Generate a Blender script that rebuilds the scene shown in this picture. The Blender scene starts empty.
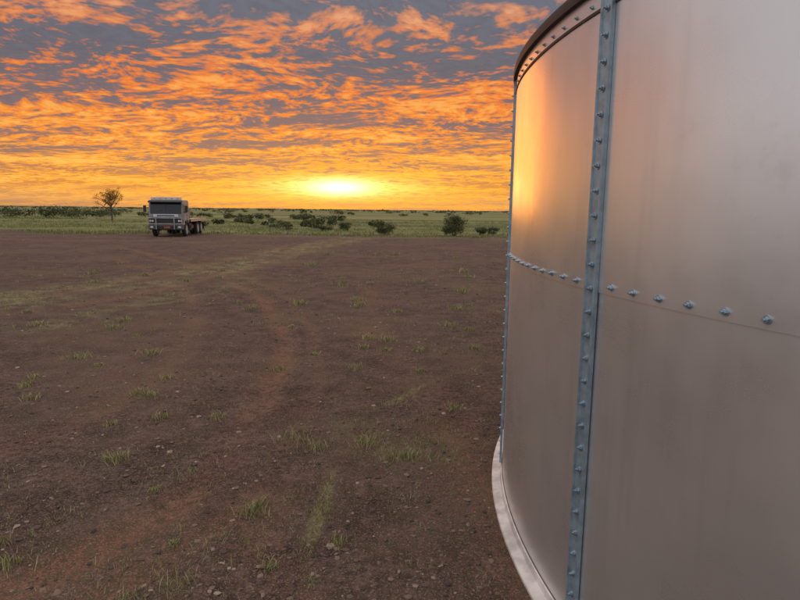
import bpy, bmesh, math, random
import numpy as np
from mathutils import Matrix, Vector
random.seed(7); rng=np.random.default_rng(7)
scn=bpy.context.scene
scn.view_settings.view_transform='Standard'; scn.view_settings.look='None'; scn.view_settings.exposure=0
R=math.radians

# ---------------------------------------------------------------- camera
cd=bpy.data.cameras.new("camera"); cam=bpy.data.objects.new("camera",cd); scn.collection.objects.link(cam)
cd.sensor_width=36; cd.lens=26.2; cd.clip_start=0.05; cd.clip_end=20000
cam.matrix_world=Matrix.Translation((0,0,2.1))@Matrix.Rotation(R(81.2),4,'X')@Matrix.Rotation(R(0.65),4,'Z')
scn.camera=cam

# ---------------------------------------------------------------- node helper
class NT:
    def __init__(s,nt): s.nt=nt; s.n=nt.nodes; s.l=nt.links
    def put(s,sock,v):
        if hasattr(v,'is_output'): s.l.new(v,sock)
        elif v is not None: sock.default_value=v
    def math(s,op,a,b=None,c=None,clamp=False):
        m=s.n.new('ShaderNodeMath'); m.operation=op; m.use_clamp=clamp
        s.put(m.inputs[0],a)
        if b is not None: s.put(m.inputs[1],b)
        if c is not None: s.put(m.inputs[2],c)
        return m.outputs[0]
    def mix(s,f,a,b,mode='MIX'):
        m=s.n.new('ShaderNodeMix'); m.data_type='RGBA'; m.blend_type=mode
        s.put(m.inputs[0],f)
        for i,v in ((6,a),(7,b)):
            if isinstance(v,tuple) and len(v)==3: v=(*v,1)
            s.put(m.inputs[i],v)
        return m.outputs[2]
    def noise(s,vec,scale,detail=4,rough=.55,dist=0,out=0):
        m=s.n.new('ShaderNodeTexNoise'); s.put(m.inputs['Vector'],vec)
        m.inputs['Scale'].default_value=scale; m.inputs['Detail'].default_value=detail
        m.inputs['Roughness'].default_value=rough; m.inputs['Distortion'].default_value=dist
        return m.outputs[out]
    def vor(s,vec,scale,rand=1.):
        m=s.n.new('ShaderNodeTexVoronoi'); s.put(m.inputs['Vector'],vec); m.inputs['Scale'].default_value=scale
        m.inputs['Randomness'].default_value=rand
        return m.outputs[0],m.outputs[1]
    def smooth(s,v,a,b,lo=0.,hi=1.):
        m=s.n.new('ShaderNodeMapRange'); m.interpolation_type='SMOOTHSTEP'
        s.put(m.inputs[0],v); m.inputs[1].default_value=a; m.inputs[2].default_value=b
        m.inputs[3].default_value=lo; m.inputs[4].default_value=hi
        return m.outputs[0]
    def ramp(s,v,stops):
        m=s.n.new('ShaderNodeValToRGB'); e=m.color_ramp.elements
        while len(e)<len(stops): e.new(0.5)
        for i,(p,c) in enumerate(stops):
            e[i].position=p; e[i].color=(*c,1)
        s.put(m.inputs[0],v); return m.outputs[0]
    def mapping(s,vec,loc=(0,0,0),rot=(0,0,0),scale=(1,1,1)):
        m=s.n.new('ShaderNodeMapping'); s.put(m.inputs[0],vec)
        m.inputs[1].default_value=loc; m.inputs[2].default_value=rot; m.inputs[3].default_value=scale
        return m.outputs[0]
    def bump(s,h,strength,dist,normal=None):
        m=s.n.new('ShaderNodeBump'); m.inputs['Strength'].default_value=strength; m.inputs['Distance'].default_value=dist
        s.put(m.inputs['Height'],h)
        if normal is not None: s.put(m.inputs['Normal'],normal)
        return m.outputs[0]
def newmat(name):
    m=bpy.data.materials.new(name); m.use_nodes=True
    t=NT(m.node_tree); b=m.node_tree.nodes['Principled BSDF']
    return m,t,b
def simple(name,col,rough=.6,metal=0,var=.25,scale=12,bump=0.):
    m,t,b=newmat(name)
    tc=t.n.new('ShaderNodeTexCoord').outputs['Object']
    n=t.noise(tc,scale,4,.6)
    c=t.mix(t.smooth(n,.3,.7),tuple(x*(1-var) for x in col),tuple(min(1,x*(1+var)) for x in col))
    t.put(b.inputs['Base Color'],c)
    t.put(b.inputs['Roughness'],t.smooth(n,.2,.8,max(.05,rough-.08),min(1,rough+.08)))
    b.inputs['Metallic'].default_value=metal
    if bump: t.put(b.inputs['Normal'],t.bump(t.noise(tc,scale*4,4),bump,.01))
    return m

# ---------------------------------------------------------------- world
SUN_AZ=-6.0; SUN_EL=2.0
w=bpy.data.worlds.new("sky"); scn.world=w; w.use_nodes=True
t=NT(w.node_tree); t.n.clear()
tc=t.n.new('ShaderNodeTexCoord').outputs['Generated']
nm=t.n.new('ShaderNodeVectorMath'); nm.operation='NORMALIZE'; t.put(nm.inputs[0],tc)
sp=t.n.new('ShaderNodeSeparateXYZ'); t.put(sp.inputs[0],nm.outputs[0]); x,y,z=sp.outputs
zc=t.math('MAXIMUM',z,0.0)
inv=t.math('DIVIDE',1.0,t.math('ADD',zc,0.09))
cb=t.n.new('ShaderNodeCombineXYZ'); t.put(cb.inputs[0],t.math('MULTIPLY',x,inv)); t.put(cb.inputs[1],t.math('MULTIPLY',y,inv))
P=cb.outputs[0]
wn=t.noise(P,1.3,1,.5,out=1)
va=t.n.new('ShaderNodeVectorMath'); va.operation='MULTIPLY_ADD'
t.put(va.inputs[0],wn); va.inputs[1].default_value=(.55,.55,0); t.put(va.inputs[2],P); PW=va.outputs[0]
fine=t.noise(t.mapping(PW,rot=(0,0,R(32)),scale=(.85,1.2,1)),6.8,4,.62)
fine2=t.noise(t.mapping(PW,loc=(3,1,0),rot=(0,0,R(-15)),scale=(1.1,1.0,1)),17,2,.55)
large=t.noise(t.mapping(P,loc=(1.7,.6,0),rot=(0,0,R(24)),scale=(.7,1.5,1)),1.15,2,.5)
s=t.math('ADD',t.math('MULTIPLY',fine,.56),t.math('MULTIPLY',fine2,.32))
s=t.math('ADD',s,t.math('MULTIPLY',large,.48))
s=t.math('SUBTRACT',s,t.smooth(z,.12,.33,0,.036))
m=t.smooth(s,.612,.725)
m2=t.smooth(s,.70,.80)
e=t.math('MULTIPLY',zc,2.5,clamp=True)
lit=t.ramp(e,[(0,(.50,.24,.11)),(.035,(.85,.40,.11)),(.10,(1.0,.40,.06)),(.24,(1.0,.29,.032)),(.45,(.93,.22,.030)),(.63,(.78,.23,.075)),(.8,(.60,.27,.16)),(1,(.70,.50,.48))])
hot=t.ramp(e,[(0,(.8,.42,.15)),(.1,(1.0,.66,.17)),(.3,(1.0,.54,.12)),(.5,(1.0,.44,.10)),(.7,(.92,.42,.19)),(.85,(.75,.44,.32)),(1,(.85,.70,.68))])
gap=t.ramp(e,[(0,(.46,.25,.14)),(.035,(.66,.32,.13)),(.09,(.60,.23,.07)),(.17,(.33,.18,.14)),(.35,(.215,.150,.155)),(.55,(.145,.138,.165)),(.8,(.150,.160,.200)),(1,(.52,.53,.58))])
col=t.mix(m,gap,lit); col=t.mix(t.math('MULTIPLY',m2,.8),col,hot)
col=t.mix(t.smooth(fine2,.35,.65,0,.30),col,t.mix(1.0,col,(.62,.62,.70),'MULTIPLY'))
front=t.smooth(y,.20,.82)
back=t.mix(t.smooth(s,.5,.75),(.58,.575,.62),(.74,.70,.71))
col=t.mix(front,back,col)
col=t.mix(t.smooth(z,.36,.70),col,t.mix(t.smooth(s,.5,.75),(.86,.84,.88),(1.10,1.02,1.0)))
ysafe=t.math('MAXIMUM',y,.05)
az=t.math('ADD',t.math('DIVIDE',x,ysafe),-math.tan(R(SUN_AZ)))
def gauss(wx,z0,wz):
    a=t.math('DIVIDE',az,wx); bb=t.math('DIVIDE',t.math('SUBTRACT',z,z0),wz)
    return t.math('EXPONENT',t.math('MULTIPLY',t.math('ADD',t.math('MULTIPLY',a,a),t.math('MULTIPLY',bb,bb)),-1.0))
fr=t.smooth(y,.0,.3)
g=t.math('MULTIPLY',t.math('MULTIPLY',gauss(.12,.036,.016),fr),t.smooth(fine,.34,.56,.30,1.))
g2=t.math('MULTIPLY',t.math('MULTIPLY',gauss(.50,.03,.06),fr),t.smooth(s,.58,.73,.28,1.))
g3_=t.math('MULTIPLY',gauss(.045,.036,.011),fr)
col=t.mix(t.math('MULTIPLY',g2,.8),col,(1.25,.50,.03))
col=t.mix(g,col,(1.8,1.2,.30))
col=t.mix(g3_,col,(3.2,2.6,1.1))
bg=t.n.new('ShaderNodeBackground'); t.put(bg.inputs[0],col); bg.inputs[1].default_value=1.0
sk=t.n.new('ShaderNodeTexSky'); sk.sky_type='NISHITA'; sk.sun_disc=False; sk.sun_elevation=R(SUN_EL); sk.sun_rotation=R(SUN_AZ)
bg2=t.n.new('ShaderNodeBackground'); t.put(bg2.inputs[0],sk.outputs[0]); bg2.inputs[1].default_value=.005
ad=t.n.new('ShaderNodeAddShader'); t.l.new(bg.outputs[0],ad.inputs[0]); t.l.new(bg2.outputs[0],ad.inputs[1])
ow=t.n.new('ShaderNodeOutputWorld'); t.l.new(ad.outputs[0],ow.inputs[0])

sd=bpy.data.lights.new("sun",'SUN'); sun=bpy.data.objects.new("sun",sd); scn.collection.objects.link(sun)
sd.energy=.30; sd.angle=R(22); sd.color=(1,.30,.04)
dv=Vector((math.sin(R(SUN_AZ-4))*math.cos(R(4)),math.cos(R(SUN_AZ-4))*math.cos(R(4)),math.sin(R(4))))
sun.rotation_euler=dv.to_track_quat('Z','Y').to_euler(); sun.location=(0,60,20)

# ---------------------------------------------------------------- numpy noise
def vnoise(X,Y,seed=0):
    xi=np.floor(X).astype(np.int64); yi=np.floor(Y).astype(np.int64); fx=X-xi; fy=Y-yi
    fx=fx*fx*(3-2*fx); fy=fy*fy*(3-2*fy)
    def h(a,b):
        n=(a*374761393+b*668265263+seed*144665)&0x7fffffff
        n=((n^(n>>13))*1274126177)&0x7fffffff
        return ((n^(n>>16))&0xffff)/65535.
    return (h(xi,yi)*(1-fx)+h(xi+1,yi)*fx)*(1-fy)+(h(xi,yi+1)*(1-fx)+h(xi+1,yi+1)*fx)*fy
def fbm(X,Y,o=4,seed=0):
    r=0;a=.5;f=1
    for i in range(o): r=r+a*vnoise(X*f,Y*f,seed+i); a*=.5;f*=2.03
    return r
def dist_poly(X,Y,pts):
    d=np.full(X.shape,1e9)
    for (ax,ay),(bx,by) in zip(pts[:-1],pts[1:]):
        vx,vy=bx-ax,by-ay; L=vx*vx+vy*vy
        tt=np.clip(((X-ax)*vx+(Y-ay)*vy)/L,0,1)
        d=np.minimum(d,(X-ax-tt*vx)**2+(Y-ay-tt*vy)**2)
    return np.sqrt(d)
def smst(v,a,b):
    u=np.clip((v-a)/(b-a),0,1); return u*u*(3-2*u)
def spline(pts,n=4):
    P=[np.array(p,float) for p in pts]; P=[2*P[0]-P[1]]+P+[2*P[-1]-P[-2]]; out=[]
    for i in range(1,len(P)-2):
        for k in range(n):
            u=k/n
            out.append(tuple(.5*((2*P[i])+(-P[i-1]+P[i+1])*u+(2*P[i-1]-5*P[i]+4*P[i+1]-P[i+2])*u*u+(-P[i-1]+3*P[i]-3*P[i+1]+P[i+2])*u**3)))
    out.append(tuple(P[-2])); return out
TRK=[ # wheel tracks in the soil (polyline, width, weight)
 (spline([(-3.6,2.0),(-2.19,2.93),(-1.8,3.37),(-1.54,4.27),(-1.54,6.2),(-1.85,9.2),(-3.9,15),(-8.6,22.6),(-15,31)]),.14,.85),
 (spline([(-3.0,1.8),(-1.75,2.7),(-1.3,3.4),(-1.02,4.4),(-1.0,6.2),(-1.35,9.4),(-3.4,15.3),(-8.0,23),(-14,31.5)]),.09,.5),
 (spline([(-5.6,2.6),(-3.9,4.0),(-3.3,5.0),(-3.1,6.6),(-3.4,9.2),(-5.4,14.5),(-9.9,21.3),(-16,29)]),.14,.5),
 (spline([(-14,10.2),(-9,12.9),(-7.85,16.8),(-7.2,22),(-6.4,30),(-3.8,44),(2,60)]),.20,.8),
 (spline([(-12,8.6),(-7.6,11.5),(-6.2,15.5),(-5.4,21.5),(-4.6,30),(-2.2,44),(3.6,60)]),.20,.8),
 (spline([(.6,2.2),(.75,3.6),(.5,5.2),(.1,7.5),(-.6,11),(-.8,16)]),.20,.45),
 (spline([(-.2,2.0),(-.95,3.6),(-.9,4.4)]),.15,.45),
 (spline([(-4,31),(-8,34),(-16,36),(-30,37)]),.35,.5),
]
GRS=[
 (spline([(-16,8.3),(-9.5,12.4),(-7.2,16.6),(-6.3,22),(-5.5,30),(-3.,44)]),1.1,.95),
 (spline([(-11,7.6),(-6.6,9.9),(-5.4,13.2),(-4.6,19)]),.6,.55),
 (spline([(-.55,4.5),(-.52,3.9),(-.56,3.4),(-.48,2.9),(-.45,2.3)]),.045,1.2),
 (spline([(-.15,6.08),(.2,6.7),(.52,7.14),(1.1,7.7)]),.040,1.1),
 (spline([(-.9,5.2),(-.5,5.3),(-.1,5.0),(.3,4.9)]),.22,.5),
 (spline([(-12,47),(-4,45),(2,46),(9,44)]),1.6,.6),
]
def masks_(X,Y):
    wob=(fbm(X*.9,Y*.9,3,5)-.45)*.35+(fbm(X*5,Y*5,3,15)-.45)*.12
    tr=np.zeros(X.shape); rut=np.zeros(X.shape)
    for p,wd,wt in TRK:
        d=dist_poly(X+wob,Y+wob*.6,p)
        tr=np.maximum(tr,wt*(1-smst(d,wd*.3,wd*2.3))); rut=np.maximum(rut,wt*(1-smst(d,wd*.4,wd*1.3)))
    tr=tr*(.35+.65*smst(fbm(X*1.1,Y*1.1,3,61),.25,.55))
    gr=np.zeros(X.shape)
    for p,wd,wt in GRS:
        d=dist_poly(X+wob*min(1,wd*3),Y+wob*min(1,wd*3),p)
        gr=np.maximum(gr,wt*(1-smst(d,wd*.4,wd*1.9)))
    gr=gr*smst(fbm(X*1.3,Y*1.3,5,21),.28,.62)
    return tr,gr,rut
def masks(X,Y):
    X=np.asarray(X,float); Y=np.asarray(Y,float)
    o=[np.zeros(X.shape) for _ in range(3)]
    k=(np.hypot(X,Y)<75)&(Y>-2)
    if k.any():
        for a_,b_ in zip(o,masks_(X[k],Y[k])): a_[k]=b_
    return o
CX,CY,TR,TH=5.669,3.61,4.9,3.09
def gheight(X,Y,rut):
    r=np.hypot(X,Y)
    hz=(fbm(X*.7,Y*.7,3,2)-.44)*.05+(fbm(X*4,Y*4,4,9)-.46)*.05*np.clip(1.4-r/14,.15,1)+(fbm(X*19,Y*19,2,19)-.38)*.018*np.clip(1.2-r/9,0,1)
    hz=hz-rut*.028+(fbm(X*.08,Y*.08,2,33)-.4)*.18*smst(r,12,40)
    hz=hz*(1-smst(r,70,300))
    dt=np.hypot(X-CX,Y-CY)-TR
    return hz*(.15+.85*smst(dt,.1,.7))
# ---------------------------------------------------------------- ground
na=520
u=np.linspace(-1,1,na,endpoint=False)
ang=np.pi*(u*.33+.67*u**3)
rad=[.25]
while rad[-1]<9000: rad.append(rad[-1]*(1.014 if rad[-1]<12 else 1.024)+.001)
rad=np.array(rad); nr=len(rad)
A,RR=np.meshgrid(ang,rad)
GX=RR*np.sin(A); GY=1.2+RR*np.cos(A)
tr,gr,rut=masks(GX,GY)
GZ=gheight(GX,GY,rut)
co=np.stack([GX,GY,GZ],-1).reshape(-1,3)
co=np.vstack([co,[[0,1.2,0]]]); ci=len(co)-1
i=np.arange(nr-1)[:,None]*na; j=np.arange(na)[None,:]; jn=(j+1)%na
q=np.stack([i+j,i+jn,i+na+jn,i+na+j],-1).reshape(-1,4)[:,::-1]
faces=q.tolist()+[(ci,int(k),int((k+1)%na))[::-1] for k in range(na)]
gm=bpy.data.meshes.new("ground"); gm.from_pydata(co.tolist(),[],faces); gm.update()
for nme,arr in (("trk",tr),("grs",gr)):
    at=gm.attributes.new(nme,'FLOAT','POINT'); at.data.foreach_set('value',np.append(arr.ravel(),0).astype(np.float32))
gm.polygons.foreach_set('use_smooth',[True]*len(gm.polygons))
go=bpy.data.objects.new("ground",gm); scn.collection.objects.link(go)
if gm.polygons[100].normal.z<0: gm.flip_normals()
m_,t,b=newmat("soil")
pos=t.n.new('ShaderNodeNewGeometry').outputs['Position']
sx=t.n.new('ShaderNodeSeparateXYZ'); t.put(sx.inputs[0],pos)
def attr(n):
    a_=t.n.new('ShaderNodeAttribute'); a_.attribute_name=n; return a_.outputs['Fac']
n1=t.noise(pos,.35,3,.6); n2=t.noise(pos,2.2,4,.65); n3=t.noise(pos,16,4,.7); n4=t.noise(pos,75,2,.7)
vo,vo2=t.vor(pos,52)
c=t.mix(t.smooth(n2,.3,.7),(.088,.054,.043),(.178,.115,.090))
c=t.mix(t.smooth(n1,.42,.66,0,.55),c,(.185,.102,.072))
c=t.mix(t.smooth(n3,.35,.66,0,.85),c,t.mix(1.,c,(.34,.33,.34),'MULTIPLY'))
c=t.mix(t.smooth(n4,.50,.70,0,.70),c,(.31,.23,.185))
c=t.mix(t.smooth(vo,.12,.24,.65,0),c,t.mix(.5,(.09,.06,.05),vo2,'MULTIPLY'))
trk=attr("trk"); grs=attr("grs")
tf=t.math('MULTIPLY',trk,t.smooth(n3,.34,.66,1.0,.25),clamp=True)
c=t.mix(tf,c,t.mix(t.smooth(n4,.3,.7),(.18,.086,.048),(.32,.175,.11)))
gf=t.math('MULTIPLY',grs,t.smooth(t.math('ADD',t.math('MULTIPLY',n3,.8),t.math('MULTIPLY',n2,.5)),.58,.76,.05,.95),clamp=True)
c=t.mix(gf,c,t.mix(n2,(.20,.185,.08),(.36,.31,.165)))
wp=t.math('MULTIPLY',t.smooth(n1,.42,.6),t.smooth(n3,.47,.64))
c=t.mix(t.math('MULTIPLY',wp,.45),c,(.18,.175,.085))
edge=t.math('ADD',sx.outputs[1],t.math('MULTIPLY',t.math('SUBTRACT',n1,.5),14.))
pl=t.smooth(edge,47,51)
ps=t.mapping(pos,scale=(.25,1,1))
g1=t.noise(ps,.045,3,.6); g3=t.noise(ps,.5,3,.7)
pc=t.mix(t.smooth(g1,.38,.62),(.11,.125,.045),(.22,.22,.085))
pc=t.mix(t.smooth(g3,.4,.65,0,.6),pc,(.28,.24,.12))
pc=t.mix(t.smooth(t.noise(ps,.02,3,.65),.5,.6,0,.75),pc,(.07,.09,.045))
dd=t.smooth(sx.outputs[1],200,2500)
pc=t.mix(t.math('MULTIPLY',dd,.6),pc,(.16,.15,.12))  # atmospheric haze painted into the plain's base colour, growing with distance
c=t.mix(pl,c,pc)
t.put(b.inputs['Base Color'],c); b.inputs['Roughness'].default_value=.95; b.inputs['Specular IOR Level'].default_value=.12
hh=t.math('ADD',t.math('MULTIPLY',n3,.9),t.math('MULTIPLY',n4,.35))
t.put(b.inputs['Normal'],t.bump(hh,1.,.05))
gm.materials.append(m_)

# ---------------------------------------------------------------- helpers geometry
def mesh_obj(name,verts,faces,mat,parent=None,smooth=False,mats=None,mi=None):
    me=bpy.data.meshes.new(name); me.from_pydata(verts,[],faces); me.update()
    for mm in (mats or [mat]): me.materials.append(mm)
    if mi is not None: me.polygons.foreach_set('material_index',mi)
    if smooth: me.polygons.foreach_set('use_smooth',[True]*len(me.polygons))
    o=bpy.data.objects.new(name,me); scn.collection.objects.link(o)
    if parent: o.parent=parent
    return o
def empty(name,loc=(0,0,0),rz=0):
    o=bpy.data.objects.new(name,None); scn.collection.objects.link(o); o.location=loc; o.rotation_euler=(0,0,rz); o.empty_display_size=.3; return o

# ---------------------------------------------------------------- stones
def ground_z(X,Y):
    tr_,gr_,ru_=masks(X,Y); return gheight(X,Y,ru_),tr_,gr_
def scatter(n,rmin,rmax,amax=48):
    r=rmin*(rmax/rmin)**rng.random(n); a_=np.radians(rng.uniform(-amax,amax,n))
    X=r*np.sin(a_); Y=r*np.cos(a_)
    k=(np.hypot(X-CX,Y-CY)>TR+.12); return X[k],Y[k]
ico=bmesh.new(); bmesh.ops.create_icosphere(ico,subdivisions=1,radius=1)
iv=np.array([v.co[:] for v in ico.verts]); ifc=np.array([[v.index for v in f.verts] for f in ico.faces]); ico.free()
stone_m,t,b=newmat("stone")
gi=t.n.new('ShaderNodeNewGeometry')
t.put(b.inputs['Base Color'],t.ramp(gi.outputs['Random Per Island'],[(0,(.045,.032,.03)),(.5,(.12,.075,.058)),(.85,(.20,.135,.10)),(1,(.34,.25,.19))])); b.inputs['Roughness'].default_value=.9
X,Y=scatter(26000,2.2,24); Z,tt,gg=ground_z(X,Y)
keep=rng.random(len(X))<smst(fbm(X*.8,Y*.8,3,51),.2,.6)*.8+.2-tt*.4; X,Y,Z=X[keep],Y[keep],Z[keep]
n=len(X); sz=.0028+.014*rng.random(n)**4; sz*=(1+.05*np.hypot(X,Y))
big=rng.random(n)<.003; sz[big]*=2.3
J=1+rng.uniform(-.3,.3,(n,len(iv),1)); sc=np.stack([sz*rng.uniform(.8,1.5,n),sz*rng.uniform(.8,1.5,n),sz*rng.uniform(.4,.75,n)],-1)
V=(iv[None]*J*sc[:,None,:]); V[:,:,0]+=X[:,None];V[:,:,1]+=Y[:,None];V[:,:,2]+=(Z+sz*.1)[:,None]
F=(ifc[None]+(np.arange(n)*len(iv))[:,None,None])
mesh_obj("loose_stones",V.reshape(-1,3).tolist(),F.reshape(-1,3).tolist(),stone_m)

# ---------------------------------------------------------------- grass tufts
def grass_mat(name,stops):
    m,t,b=newmat(name); gi=t.n.new('ShaderNodeNewGeometry')
    t.put(b.inputs['Base Color'],t.ramp(gi.outputs['Random Per Island'],stops)); b.inputs['Roughness'].default_value=.8
    b.inputs['Specular IOR Level'].default_value=.2
    return m
gmat=grass_mat("dry_grass",[(0,(.12,.14,.05)),(.4,(.24,.24,.095)),(.75,(.37,.33,.16)),(1,(.48,.42,.24))])
def tufts(name,X,Y,Z,hgt,nb,spread,wd,mat):
    n=len(X); T=n*nb
    bx=np.repeat(X,nb)+rng.normal(0,1,T)*np.repeat(spread,nb); by=np.repeat(Y,nb)+rng.normal(0,1,T)*np.repeat(spread,nb)
    bz=np.repeat(Z,nb); h=np.repeat(hgt,nb)*rng.uniform(.4,1.2,T); a_=rng.uniform(0,6.283,T); le=rng.uniform(.2,1.3,T)
    ww=np.repeat(wd,nb); o=rng.uniform(0,6.283,T)
    v0=np.stack([bx-ww*np.cos(o),by-ww*np.sin(o),bz-.003],-1); v1=np.stack([bx+ww*np.cos(o),by+ww*np.sin(o),bz-.003],-1)
    mx=bx+h*.35*le*np.cos(a_); my=by+h*.35*le*np.sin(a_); mz=bz+h*.6
    v2=np.stack([mx+ww*.7*np.cos(o),my+ww*.7*np.sin(o),mz],-1); v3=np.stack([mx-ww*.7*np.cos(o),my-ww*.7*np.sin(o),mz],-1)
    v4=np.stack([bx+h*.95*le*np.cos(a_),by+h*.95*le*np.sin(a_),bz+h],-1)
    V=np.stack([v0,v1,v2,v3,v4],1).reshape(-1,3); k=np.arange(T)*5
    F=np.stack([k,k+1,k+2,k+3],-1).tolist()+np.stack([k+3,k+2,k+4],-1).tolist()
    return mesh_obj(name,V.tolist(),F,mat)
X,Y=scatter(70000,2.3,46); Z,tt,gg=ground_z(X,Y)
pr=gg*np.where(Y<9,.6,.36)+.11*smst(fbm(X*.55,Y*.55,4,77),.42,.60)*(1-np.clip(tt,0,1))+.006
k=rng.random(len(X))<pr; X,Y,Z=X[k],Y[k],Z[k]; dd=np.hypot(X,Y)
tufts("sparse_grass",X,Y,Z,rng.uniform(.010,.045,len(X))*(1+dd*.035),12,.015+.03*rng.random(len(X))*(1+dd*.05),.0012*(1+dd*.10),gmat)
cl=[(-.95,5.1,.10),(-.72,4.9,.07),(-.3,5.0,.06),(-3.6,8.2,.09),(-.5,9.4,.1),(-.2,9.3,.08),(-1.22,2.95,.06),(-2.9,7.0,.05),(.1,4.75,.06),(.9,10.5,.1),(1.2,12.3,.12),(-2.2,12.8,.12),(-5,10,.08),(-.6,7.6,.07),(.3,8.6,.07),(-2.4,5.6,.06),(-1.0,3.9,.05),(-3.1,12,.1),(-1.6,16,.13),(1.6,15,.12),(-4.4,6.6,.07),(.6,6.0,.06),(2.2,20,.16),(-3.4,22,.16)]
ex,ey=scatter(110,2.8,34,42); es=rng.uniform(.025,.06,len(ex))*(1+.05*np.hypot(ex,ey))
cx=np.append([c_[0] for c_ in cl],ex);cy=np.append([c_[1] for c_ in cl],ey);ch=np.append([c_[2] for c_ in cl],es); cz,_,_=ground_z(cx,cy)
tufts("grass_clumps",cx,cy,cz,ch,110,ch*.8,.0015+.00025*np.hypot(cx,cy),gmat)
X=rng.uniform(-75,60,15000); Y=46+rng.random(15000)**1.6*75+(fbm(X*.12,X*0+3,3,5)-.45)*10; Z,_,_=ground_z(X,Y)
k=fbm(X*.1,Y*.25,3,90)>.36; X,Y,Z=X[k],Y[k],Z[k]
pm=grass_mat("plain_grass_blades",[(0,(.08,.10,.03)),(.4,(.15,.18,.055)),(.8,(.24,.25,.09)),(1,(.34,.29,.14))])
tufts("plain_grass",X,Y,Z,rng.uniform(.08,.28,len(X)),7,.22+0*X,.018+0*X,pm)

# ---------------------------------------------------------------- foliage
def leaves(name,clumps,mat,parent=None,leaf=.05):
    Vs=[]
    for (c_,r_,n_) in clumps:
        d=rng.normal(0,1,(n_,3)); d/=np.linalg.norm(d,axis=1)[:,None]
        p=np.array(c_)+d*(rng.random(n_)**.45)[:,None]*np.array(r_)*(1+.2*rng.normal(0,1,(n_,1)))
        a_=rng.normal(0,1,(n_,3)); a_/=np.linalg.norm(a_,axis=1)[:,None]
        b_=np.cross(a_,rng.normal(0,1,(n_,3))); b_/=np.linalg.norm(b_,axis=1)[:,None]
        s_=(leaf*rng.uniform(.5,1.4,n_))[:,None]
        Vs.append(np.stack([p-a_*s_,p+b_*s_*.45,p+a_*s_,p-b_*s_*.45],1))
    V=np.concatenate(Vs).reshape(-1,3); V[:,2]=np.maximum(V[:,2],.0)
    k=np.arange(len(V)//4)*4
    return mesh_obj(name,V.tolist(),np.stack([k,k+1,k+2,k+3],-1).tolist(),mat,parent)
def tube(paths,seg=7):
    V=[];F=[]
    for pts in paths:
        base=len(V)
        for i_,(p,r_) in enumerate(pts):
            p=Vector(p); q_=Vector(pts[min(i_+1,len(pts)-1)][0])-Vector(pts[max(i_-1,0)][0]); q_.normalize()
            u_=q_.orthogonal().normalized(); v_=q_.cross(u_)
            for k_ in range(seg):
                an=6.2832*k_/seg; V.append(tuple(p+(u_*math.cos(an)+v_*math.sin(an))*r_))
        for i_ in range(len(pts)-1):
            for k_ in range(seg):
                a0=base+i_*seg+k_; a1=base+i_*seg+(k_+1)%seg; F.append((a0,a1,a1+seg,a0+seg))
    return V,F
bark=simple("bark",(.10,.065,.045),.9,0,.4,20)
bushm=grass_mat("bush_leaves",[(0,(.05,.06,.024)),(.5,(.085,.10,.04)),(.85,(.12,.13,.055)),(1,(.18,.16,.075))])
treem=grass_mat("tree_leaves",[(0,(.09,.055,.025)),(.5,(.15,.085,.035)),(1,(.22,.12,.05))])
def bush(x_,y_,w_,h_,n=14,stems=True,lf=.06):
    z_=float(ground_z(np.array([x_]),np.array([y_]))[0][0])
    e_=empty("bush",(x_,y_,z_))
    cl=[]
    for i_ in range(n):
        a_=random.uniform(0,6.28); rr=random.random()**.6*w_*.36
        zz=random.uniform(.22,.82)*h_*(1-.35*(rr/(w_*.5))**2)
        s_=random.uniform(.14,.24)
        cl.append(((rr*math.cos(a_),rr*math.sin(a_),zz),(w_*s_,w_*s_,h_*s_*.95),170))
    leaves("foliage",cl,bushm,e_,lf)
    pt=[]
    for c_,r_,_n in cl[:8]:
        pt.append([((c_[0]*.1,c_[1]*.1,-.05),.03),((c_[0]*.5,c_[1]*.5,c_[2]*.55),.02),(c_,.008)])
    V,F=tube(pt,5); mesh_obj("stems",V,F,bark,e_,True)
for b_ in [(4.5,48.8,2.4,2.0,26),(-1.46,51.2,2.1,1.3,16),(6.8,50.5,1.6,.8,8),(8.1,51.5,1.3,.7,7),(-7.5,56.5,2.2,.8,8),(-5.2,58,2.0,1.0,8),(-11.3,57.0,2.0,.8,7),(-13.0,62,2.6,1.1,9)]: bush(*b_)
cl=[]
def belt(x0,x1,y0,y1,n,h0,h1):
    for i_ in range(n):
        xx=random.uniform(x0,x1); yy=random.uniform(y0,y1); h_=random.uniform(h0,h1); w_=h_*random.uniform(.8,2.0)
        for k_ in range(4):
            cl.append(((xx+random.uniform(-.6,.6)*w_,yy+random.uniform(-.5,.5)*w_,h_*random.uniform(.35,.65)),(w_*.5,w_*.5,h_*.42),45))
belt(-110,-52,98,125,60,1.2,2.4)
belt(-75,-22,105,150,12,.8,1.4)
belt(-40,-8,85,130,20,.5,1.1)
belt(-24,2,62,90,14,.4,.9)
belt(-200,120,170,330,60,.9,2.0)
leaves("distant_scrub",cl,bushm,None,.2)
cl=[]; random.seed(11)
for i_ in range(240):
    yy=random.uniform(380,1500); xx=random.uniform(-.85,.6)*yy; h_=random.uniform(1.,2.4)
    cl.append(((xx,yy,h_*.45),(h_*random.uniform(1,5),h_*2,h_*.5),50))
leaves("distant_tree_line",cl,bushm,None,.8)

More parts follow.
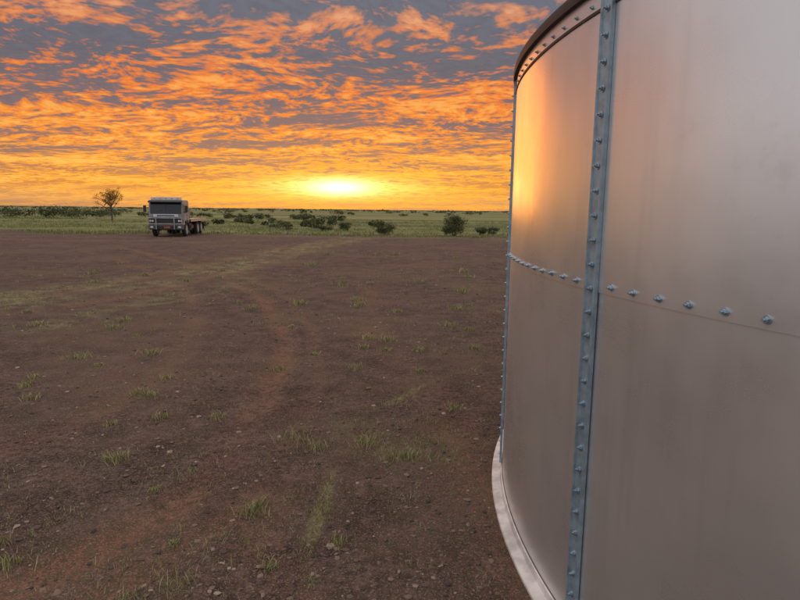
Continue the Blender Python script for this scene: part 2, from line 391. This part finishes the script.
# tree
tz=float(ground_z(np.array([-42.7]),np.array([86.8]))[0][0])
te=empty("small_tree",(-42.7,86.8,tz))
pt=[]; ends=[]
trunk=[((0,0,-.1),.15),((.04,0,.8),.12),((-.05,.05,1.5),.10),((.02,0,2.2),.08)]
pt.append(trunk)
random.seed(5)
for i_ in range(11):
    a_=i_*2.4+random.uniform(-.3,.3); st=random.choice(trunk[2:])[0]
    el=random.uniform(.35,1.3); L=random.uniform(1.7,3.0)
    dx,dy,dz=math.cos(a_)*math.cos(el),math.sin(a_)*math.cos(el),math.sin(el)
    mid=(st[0]+dx*L*.5,st[1]+dy*L*.5,st[2]+dz*L*.45+.1); end=(st[0]+dx*L,st[1]+dy*L,min(5.0,st[2]+dz*L))
    pt.append([(st,.06),(mid,.035),(end,.012)]); ends.append(end)
    for k_ in range(4):
        e2=(mid[0]+random.uniform(-.9,.9),mid[1]+random.uniform(-.9,.9),min(5.2,mid[2]+random.uniform(.2,1.3)))
        pt.append([(mid,.028),(((mid[0]+e2[0])/2,(mid[1]+e2[1])/2+.05,(mid[2]+e2[2])/2+.1),.018),(e2,.008)]); ends.append(e2)
V,F=tube(pt,6); mesh_obj("trunk_and_limbs",V,F,bark,te,True)
leaves("crown",[(e_,(.48,.48,.32),50) for e_ in ends],treem,te,.07)

# ---------------------------------------------------------------- tank
tank=empty("steel_water_tank",(CX,CY,0))
pm_,t,b=newmat("zinc_steel_panel")
tc=t.n.new('ShaderNodeTexCoord').outputs['Object']
st=t.noise(t.mapping(tc,scale=(1,1,.06)),9,3,.6); bl=t.noise(tc,1.3,3,.6); fn=t.noise(tc,60,2,.6); sm=t.noise(tc,6,4,.7)
c=t.mix(t.smooth(bl,.3,.7),(.70,.685,.675),(.78,.765,.755))
c=t.mix(t.smooth(st,.5,.8,0,.30),c,(.56,.53,.52))
c=t.mix(t.smooth(sm,.58,.82,0,.35),c,(.50,.48,.47))
t.put(b.inputs['Base Color'],c); b.inputs['Metallic'].default_value=.78
t.put(b.inputs['Roughness'],t.smooth(t.math('ADD',t.math('MULTIPLY',bl,.6),t.math('MULTIPLY',sm,.4)),.3,.7,.25,.34))
nb=t.bump(t.noise(t.mapping(tc,scale=(1,1,.7)),1.1,2,.4),.35,.05)
t.put(b.inputs['Normal'],t.bump(fn,.035,.002,nb))
galv=simple("galvanised_strip",(.29,.39,.46),.45,.55,.18,18)
boltm=simple("galvanised_bolt",(.40,.50,.57),.32,.8,.05,8)
rimm=simple("dark_rim_steel",(.055,.036,.030),.65,.4,.35,10)
flm=simple("base_ring_zinc",(.60,.56,.53),.55,.25,.25,7)
def revolve(name,prof,mat,n=256,a0=0,a1=360):
    V=[];F=[]; full=(a1-a0)>=359.9; cnt=n if full else n+1
    for i_ in range(cnt):
        a_=R(a0+(a1-a0)*i_/n)
        for (r_,z_) in prof: V.append((r_*math.cos(a_),r_*math.sin(a_),z_))
    m_n=len(prof)
    for i_ in range(n):
        i2=(i_+1)%cnt
        for k_ in range(m_n-1):
            F.append((i_*m_n+k_,i2*m_n+k_,i2*m_n+k_+1,i_*m_n+k_+1))
    o=mesh_obj(name,V,F,mat,tank,False)
    me=o.data
    me.polygons.foreach_set('use_smooth',[True]*len(me.polygons)); me.set_sharp_from_angle(angle=R(25))
    return o
SEAM=1.78
revolve("lower_panels",[(TR,-.03),(TR,SEAM+.03)],pm_,512)
revolve("upper_panels",[(TR,SEAM-.032),(TR+.004,SEAM-.032),(TR+.004,TH-.02)],pm_,512)
revolve("top_rim",[(TR+.006,TH-.04),(TR+.028,TH-.04),(TR+.032,TH-.01),(TR+.028,TH+.010),(TR-.05,TH+.010)],rimm,512)
revolve("rim_band",[(TR+.006,TH-.135),(TR+.010,TH-.135),(TR+.010,TH-.122),(TR+.006,TH-.122)],rimm,512)
revolve("roof",[(TR-.03,TH),(TR*.5,TH+.18),(.01,TH+.3)],pm_,96)
revolve("base_ring",[(TR+.004,.075),(TR+.012,.07),(TR+.018,.035),(TR+.075,.022),(TR+.08,.016),(TR+.08,-.04)],flm,512)
def bolt_geo(bm,M,s=1.):
    def cyl(r,h,z0,seg):
        bmesh.ops.create_cone(bm,cap_ends=True,segments=seg,radius1=r*s,radius2=r*s*.96,depth=h*s,matrix=M@Matrix.Translation((0,0,(z0+h/2)*s)))
    cyl(.0165,.004,0,14); cyl(.0115,.011,.004,6); cyl(.006,.010,.015,8)
def frame(a_,rr,z_):
    ca,sa=math.cos(a_),math.sin(a_)
    return Matrix(((-sa,0,ca,rr*ca),(ca,0,sa,rr*sa),(0,1,0,z_),(0,0,0,1)))
tb=bmesh.new(); bolt_geo(tb,Matrix.Identity(4)); tv=np.array([v.co[:] for v in tb.verts]); tfc=[[v.index for v in f.verts] for f in tb.faces]; tb.free()
BV=[];BF=[]
def put_bolt(M,s=1.):
    base=len(BV)*len(tv); M=np.array(M); BV.append((tv*s)@M[:3,:3].T+M[:3,3]); BF.extend([[q_+base for q_ in f] for f in tfc])
SV=[];SF=[]
A0=191.8
for k_ in range(16):
    ac=R(A0+22.5*k_); hw=.048
    sec=[(-hw,.005),(-hw,.020),(-hw+.007,.021),(-hw+.010,.013),(hw-.012,.013),(hw-.010,.024),(hw,.024),(hw,.005)]
    base=len(SV); zs=[.08,TH-.045]
    for z_ in zs:
        for (u_,r_) in sec:
            rr=TR+r_; ang_=ac+u_/TR; SV.append((rr*math.cos(ang_),rr*math.sin(ang_),z_))
    ns=len(sec)
    for i_ in range(ns): 
        i2=(i_+1)%ns; SF.append((base+i_,base+i2,base+ns+i2,base+ns+i_))
    SF.append(tuple(base+i_ for i_ in range(ns))[::-1]); SF.append(tuple(base+ns+i_ for i_ in range(ns)))
    z_=.14
    while z_<TH-.07:
        put_bolt(frame(ac+R(random.uniform(-.02,.02)),TR+.0135,z_)@Matrix.Rotation(random.random(),4,'Z'),.95); z_+=.108
    nb_=13
    for i_ in range(1,nb_):
        put_bolt(frame(ac+R(22.5*i_/nb_+random.uniform(-.03,.03)),TR+.0045,SEAM+random.uniform(-.002,.002))@Matrix.Rotation(random.random(),4,'Z'),.92)
        put_bolt(frame(ac+R(22.5*i_/nb_),TR+.0045,TH-.095)@Matrix.Rotation(random.random(),4,'Z'),.6)
mesh_obj("joint_strips",SV,SF,galv,tank)
mesh_obj("bolts",np.concatenate(BV).tolist(),BF,boltm,tank)

# ---------------------------------------------------------------- truck
truck=empty("flatbed_truck",(-16.75,41.9,0),R(7.5))
truck.location.z=float(ground_z(np.array([-16.75]),np.array([43.]))[0][0])
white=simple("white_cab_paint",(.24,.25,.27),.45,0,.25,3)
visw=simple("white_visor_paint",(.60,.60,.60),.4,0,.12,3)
blue=simple("blue_stripe_paint",(.04,.07,.16),.4,0,.1,3)
dark=simple("black_plastic",(.02,.02,.022),.5,0,.2,6)
glass,t_,b_=newmat("cab_glass"); b_.inputs['Base Color'].default_value=(.015,.02,.025,1)
n_=t_.noise(t_.n.new('ShaderNodeTexCoord').outputs['Object'],2,2); t_.put(b_.inputs['Roughness'],t_.smooth(n_,.2,.8,.05,.15))
rub=simple("tyre_rubber",(.03,.028,.027),.85,0,.3,14)
steel=simple("chassis_steel",(.07,.055,.05),.6,.2,.3,8)
chrome=simple("bumper_metal",(.13,.13,.14),.45,.3,.2,8)
wood=simple("tray_deck",(.50,.36,.25),.75,0,.3,5)
lamp=simple("headlamp_glass",(.75,.78,.8),.15,.3,.05,8)
amber=simple("amber_lens",(.8,.28,.03),.3,0,.05,8)
red=simple("red_plate",(.45,.06,.04),.5,0,.1,8)
steel2=simple("wheel_rim",(.35,.33,.31),.5,.3,.2,8)
def box(name,c_,s_,mat,par=truck,bev=.02,rot=None):
    bm=bmesh.new(); bmesh.ops.create_cube(bm,size=1); bmesh.ops.scale(bm,vec=s_,verts=bm.verts)
    if bev: bmesh.ops.bevel(bm,geom=bm.edges[:],offset=min(bev,min(s_)*.3),segments=2,affect='EDGES')
    me=bpy.data.meshes.new(name); bm.to_mesh(me); bm.free(); me.materials.append(mat)
    o=bpy.data.objects.new(name,me); scn.collection.objects.link(o); o.parent=par; o.location=c_
    if rot: o.rotation_euler=rot
    return o
def prism(name,prof,w_,mat,xc=0,bev=.05):
    bm=bmesh.new(); vs=[bm.verts.new((xc-w_/2,y_,z_)) for y_,z_ in prof]; f=bm.faces.new(vs)
    r_=bmesh.ops.extrude_face_region(bm,geom=[f]); bmesh.ops.translate(bm,vec=(w_,0,0),verts=[v for v in r_['geom'] if isinstance(v,bmesh.types.BMVert)])
    bmesh.ops.recalc_face_normals(bm,faces=bm.faces[:])
    if bev: bmesh.ops.bevel(bm,geom=bm.edges[:],offset=bev,segments=3,affect='EDGES')
    me=bpy.data.meshes.new(name); bm.to_mesh(me); bm.free(); me.materials.append(mat)
    o=bpy.data.objects.new(name,me); scn.collection.objects.link(o); o.parent=truck; return o
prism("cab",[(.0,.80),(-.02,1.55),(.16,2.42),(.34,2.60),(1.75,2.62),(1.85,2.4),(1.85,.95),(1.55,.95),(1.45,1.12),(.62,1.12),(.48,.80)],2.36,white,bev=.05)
sl=math.atan2(.18,.87)
box("windscreen",(0,.055,2.03),(2.12,.03,.80),glass,rot=(-sl,0,0),bev=.01)
box("windscreen_pillar",(0,.036,2.02),(.05,.03,.74),dark,rot=(-sl,0,0),bev=.005)
for s_ in (-1,1):
    box("wiper",(s_*.5,-.01,1.80),(.6,.02,.02),dark,rot=(-sl,R(s_*20),0),bev=0)
box("sun_visor",(0,-.06,2.50),(2.3,.34,.08),dark,rot=(R(20),0,0))
box("roof_sign",(0,.30,2.70),(2.1,.10,.20),visw)
for i_ in range(5): box("marker_lamp_%d"%(i_+1),(-.8+.4*i_,.235,2.72),(.1,.05,.06),amber,bev=.01)
box("upper_panel",(0,-.03,1.50),(1.7,.05,.20),visw,bev=.01)
box("lettering_bar",(0,-.058,1.50),(1.2,.012,.09),blue,bev=0)
box("grille",(0,-.03,1.17),(1.95,.06,.42),dark,bev=.01)
for i_ in range(4): box("grille_slat_%d"%(i_+1),(0,-.065,1.04+.085*i_),(1.55,.02,.016),chrome,bev=0)
box("bumper",(0,-.08,.70),(2.42,.22,.32),chrome,bev=.05)
box("bumper_insert",(0,-.20,.68),(1.5,.03,.18),dark,bev=.01)
box("number_plate",(.1,-.222,.68),(.42,.012,.13),red,bev=0)
V,F=tube([[((s_*.62,-.30,.55),.04),((s_*.62,-.34,1.35),.04)] for s_ in (-1,1)]+[[((-1.15,-.30,z_),.035),((1.15,-.30,z_),.035)] for z_ in (.92,1.33)]+[[((s_*1.15,-.30,.92),.035),((s_*1.15,-.30,1.33),.035)] for s_ in (-1,1)],8)
mesh_obj("bull_bar",V,F,steel2,truck,True)
for s_ in (-1,1):
    box("headlamp_surround",(s_*.98,-.035,1.12),(.36,.07,.30),dark,bev=.02)
    for q_ in (-.08,.08):
        bm=bmesh.new(); bmesh.ops.create_cone(bm,cap_ends=True,segments=20,radius1=.075,radius2=.07,depth=.05,matrix=Matrix.Translation((s_*.98+q_,-.085,1.13))@Matrix.Rotation(R(90),4,'X'))
        me=bpy.data.meshes.new("headlamp"); bm.to_mesh(me); bm.free(); me.materials.append(lamp); o=bpy.data.objects.new("headlamp",me); scn.collection.objects.link(o); o.parent=truck
    box("indicator",(s_*1.12,-.09,.93),(.14,.04,.07),amber,bev=.01)
    box("fog_lamp",(s_*.95,-.20,.70),(.18,.03,.12),lamp,bev=.02)
    box("side_window",(s_*1.183,.72,1.98),(.02,.82,.56),glass,bev=.01)
    box("door_seam_front",(s_*1.182,.28,1.75),(.012,.018,1.2),dark,bev=0)
    box("door_seam_rear",(s_*1.182,1.22,1.75),(.012,.018,1.2),dark,bev=0)
    box("door_handle",(s_*1.19,1.1,1.55),(.03,.14,.035),dark,bev=0)
    box("mirror",(s_*1.42,.0,1.98),(.20,.07,.46),dark)
    box("mirror_arm_upper",(s_*1.28,.05,2.2),(.28,.025,.025),dark,bev=0)
    box("mirror_arm_lower",(s_*1.28,.03,1.76),(.28,.025,.025),dark,bev=0)
    box("step",(s_*1.1,.28,.52),(.28,.42,.06),steel)
    box("wheel_arch",(s_*1.10,1.05,1.07),(.30,1.25,.06),dark)
    box("fuel_tank",(s_*.98,2.75,.66),(.42,1.1,.5),steel,bev=.12)
    box("chassis_rail",(s_*.42,4.3,.86),(.09,7.6,.24),steel)
    box("mudflap",(s_*1.0,1.68,.62),(.42,.02,.5),dark,bev=0)
    box("rear_mudflap",(s_*.92,7.15,.6),(.55,.02,.5),dark,bev=0)
def wheel(name,x_,y_,w_=.28,r_=.5):
    prof=[(.18,-.5),(.30,-.42),(.32,-.5),(.42,-.52),(.48,-.42),(.5,-.25),(.5,.25),(.48,.42),(.42,.52),(.32,.5),(.30,.42),(.18,.5)]
    V=[];F=[];n_=28
    for i_ in range(n_):
        a_=6.2832*i_/n_
        for (rr,u_) in prof: V.append((u_*w_,rr/.5*r_*math.cos(a_),rr/.5*r_*math.sin(a_)))
    k=len(prof)
    for i_ in range(n_):
        for q_ in range(k-1): F.append((i_*k+q_,((i_+1)%n_)*k+q_,((i_+1)%n_)*k+q_+1,i_*k+q_+1))
    mi=([1,1]+[0]*(k-5)+[1,1])*n_
    F.append(tuple(i_*k for i_ in range(n_))[::-1]); F.append(tuple(i_*k+k-1 for i_ in range(n_))); mi+=[1,1]
    o=mesh_obj(name,V,F,None,truck,False,[rub,steel2],mi); o.location=(x_,y_,r_); return o
for s_ in (-1,1):
    wheel("front_wheel",s_*1.03,1.05)
    for y_ in (5.0,6.3):
        wheel("rear_wheel",s_*1.02,y_); wheel("rear_wheel_inner",s_*.70,y_)
box("front_axle",(0,1.05,.5),(1.9,.14,.14),steel)
box("rear_axle",(0,5.0,.5),(1.9,.16,.16),steel); box("rear_axle_2",(0,6.3,.5),(1.9,.16,.16),steel)
box("tray_floor",(0,4.95,1.17),(2.46,5.7,.10),wood)
for s_ in (-1,1):
    box("tray_coaming",(s_*1.25,4.95,1.15),(.05,5.72,.22),wood,bev=.01)
for i_ in range(7): box("tray_crossmember_%d"%(i_+1),(0,2.4+.84*i_,1.06),(2.3,.08,.10),steel,bev=0)
for i_ in range(5): box("headboard_post_%d"%(i_+1),(-1.16+.58*i_,2.12,1.62),(.07,.06,.82),wood,bev=.01)
for z_ in (1.40,1.68,2.0): box("headboard_rail",(0,2.16,z_),(2.42,.04,.09),wood,bev=.01)
box("engine_hump",(0,1.9,1.0),(1.0,.6,.5),steel)
box("exhaust_stack",(-.9,1.98,1.8),(.13,.13,1.9),steel,bev=.04)
box("rear_light_bar",(0,7.82,.85),(2.2,.05,.14),red)
print("OBJ",len(bpy.data.objects))
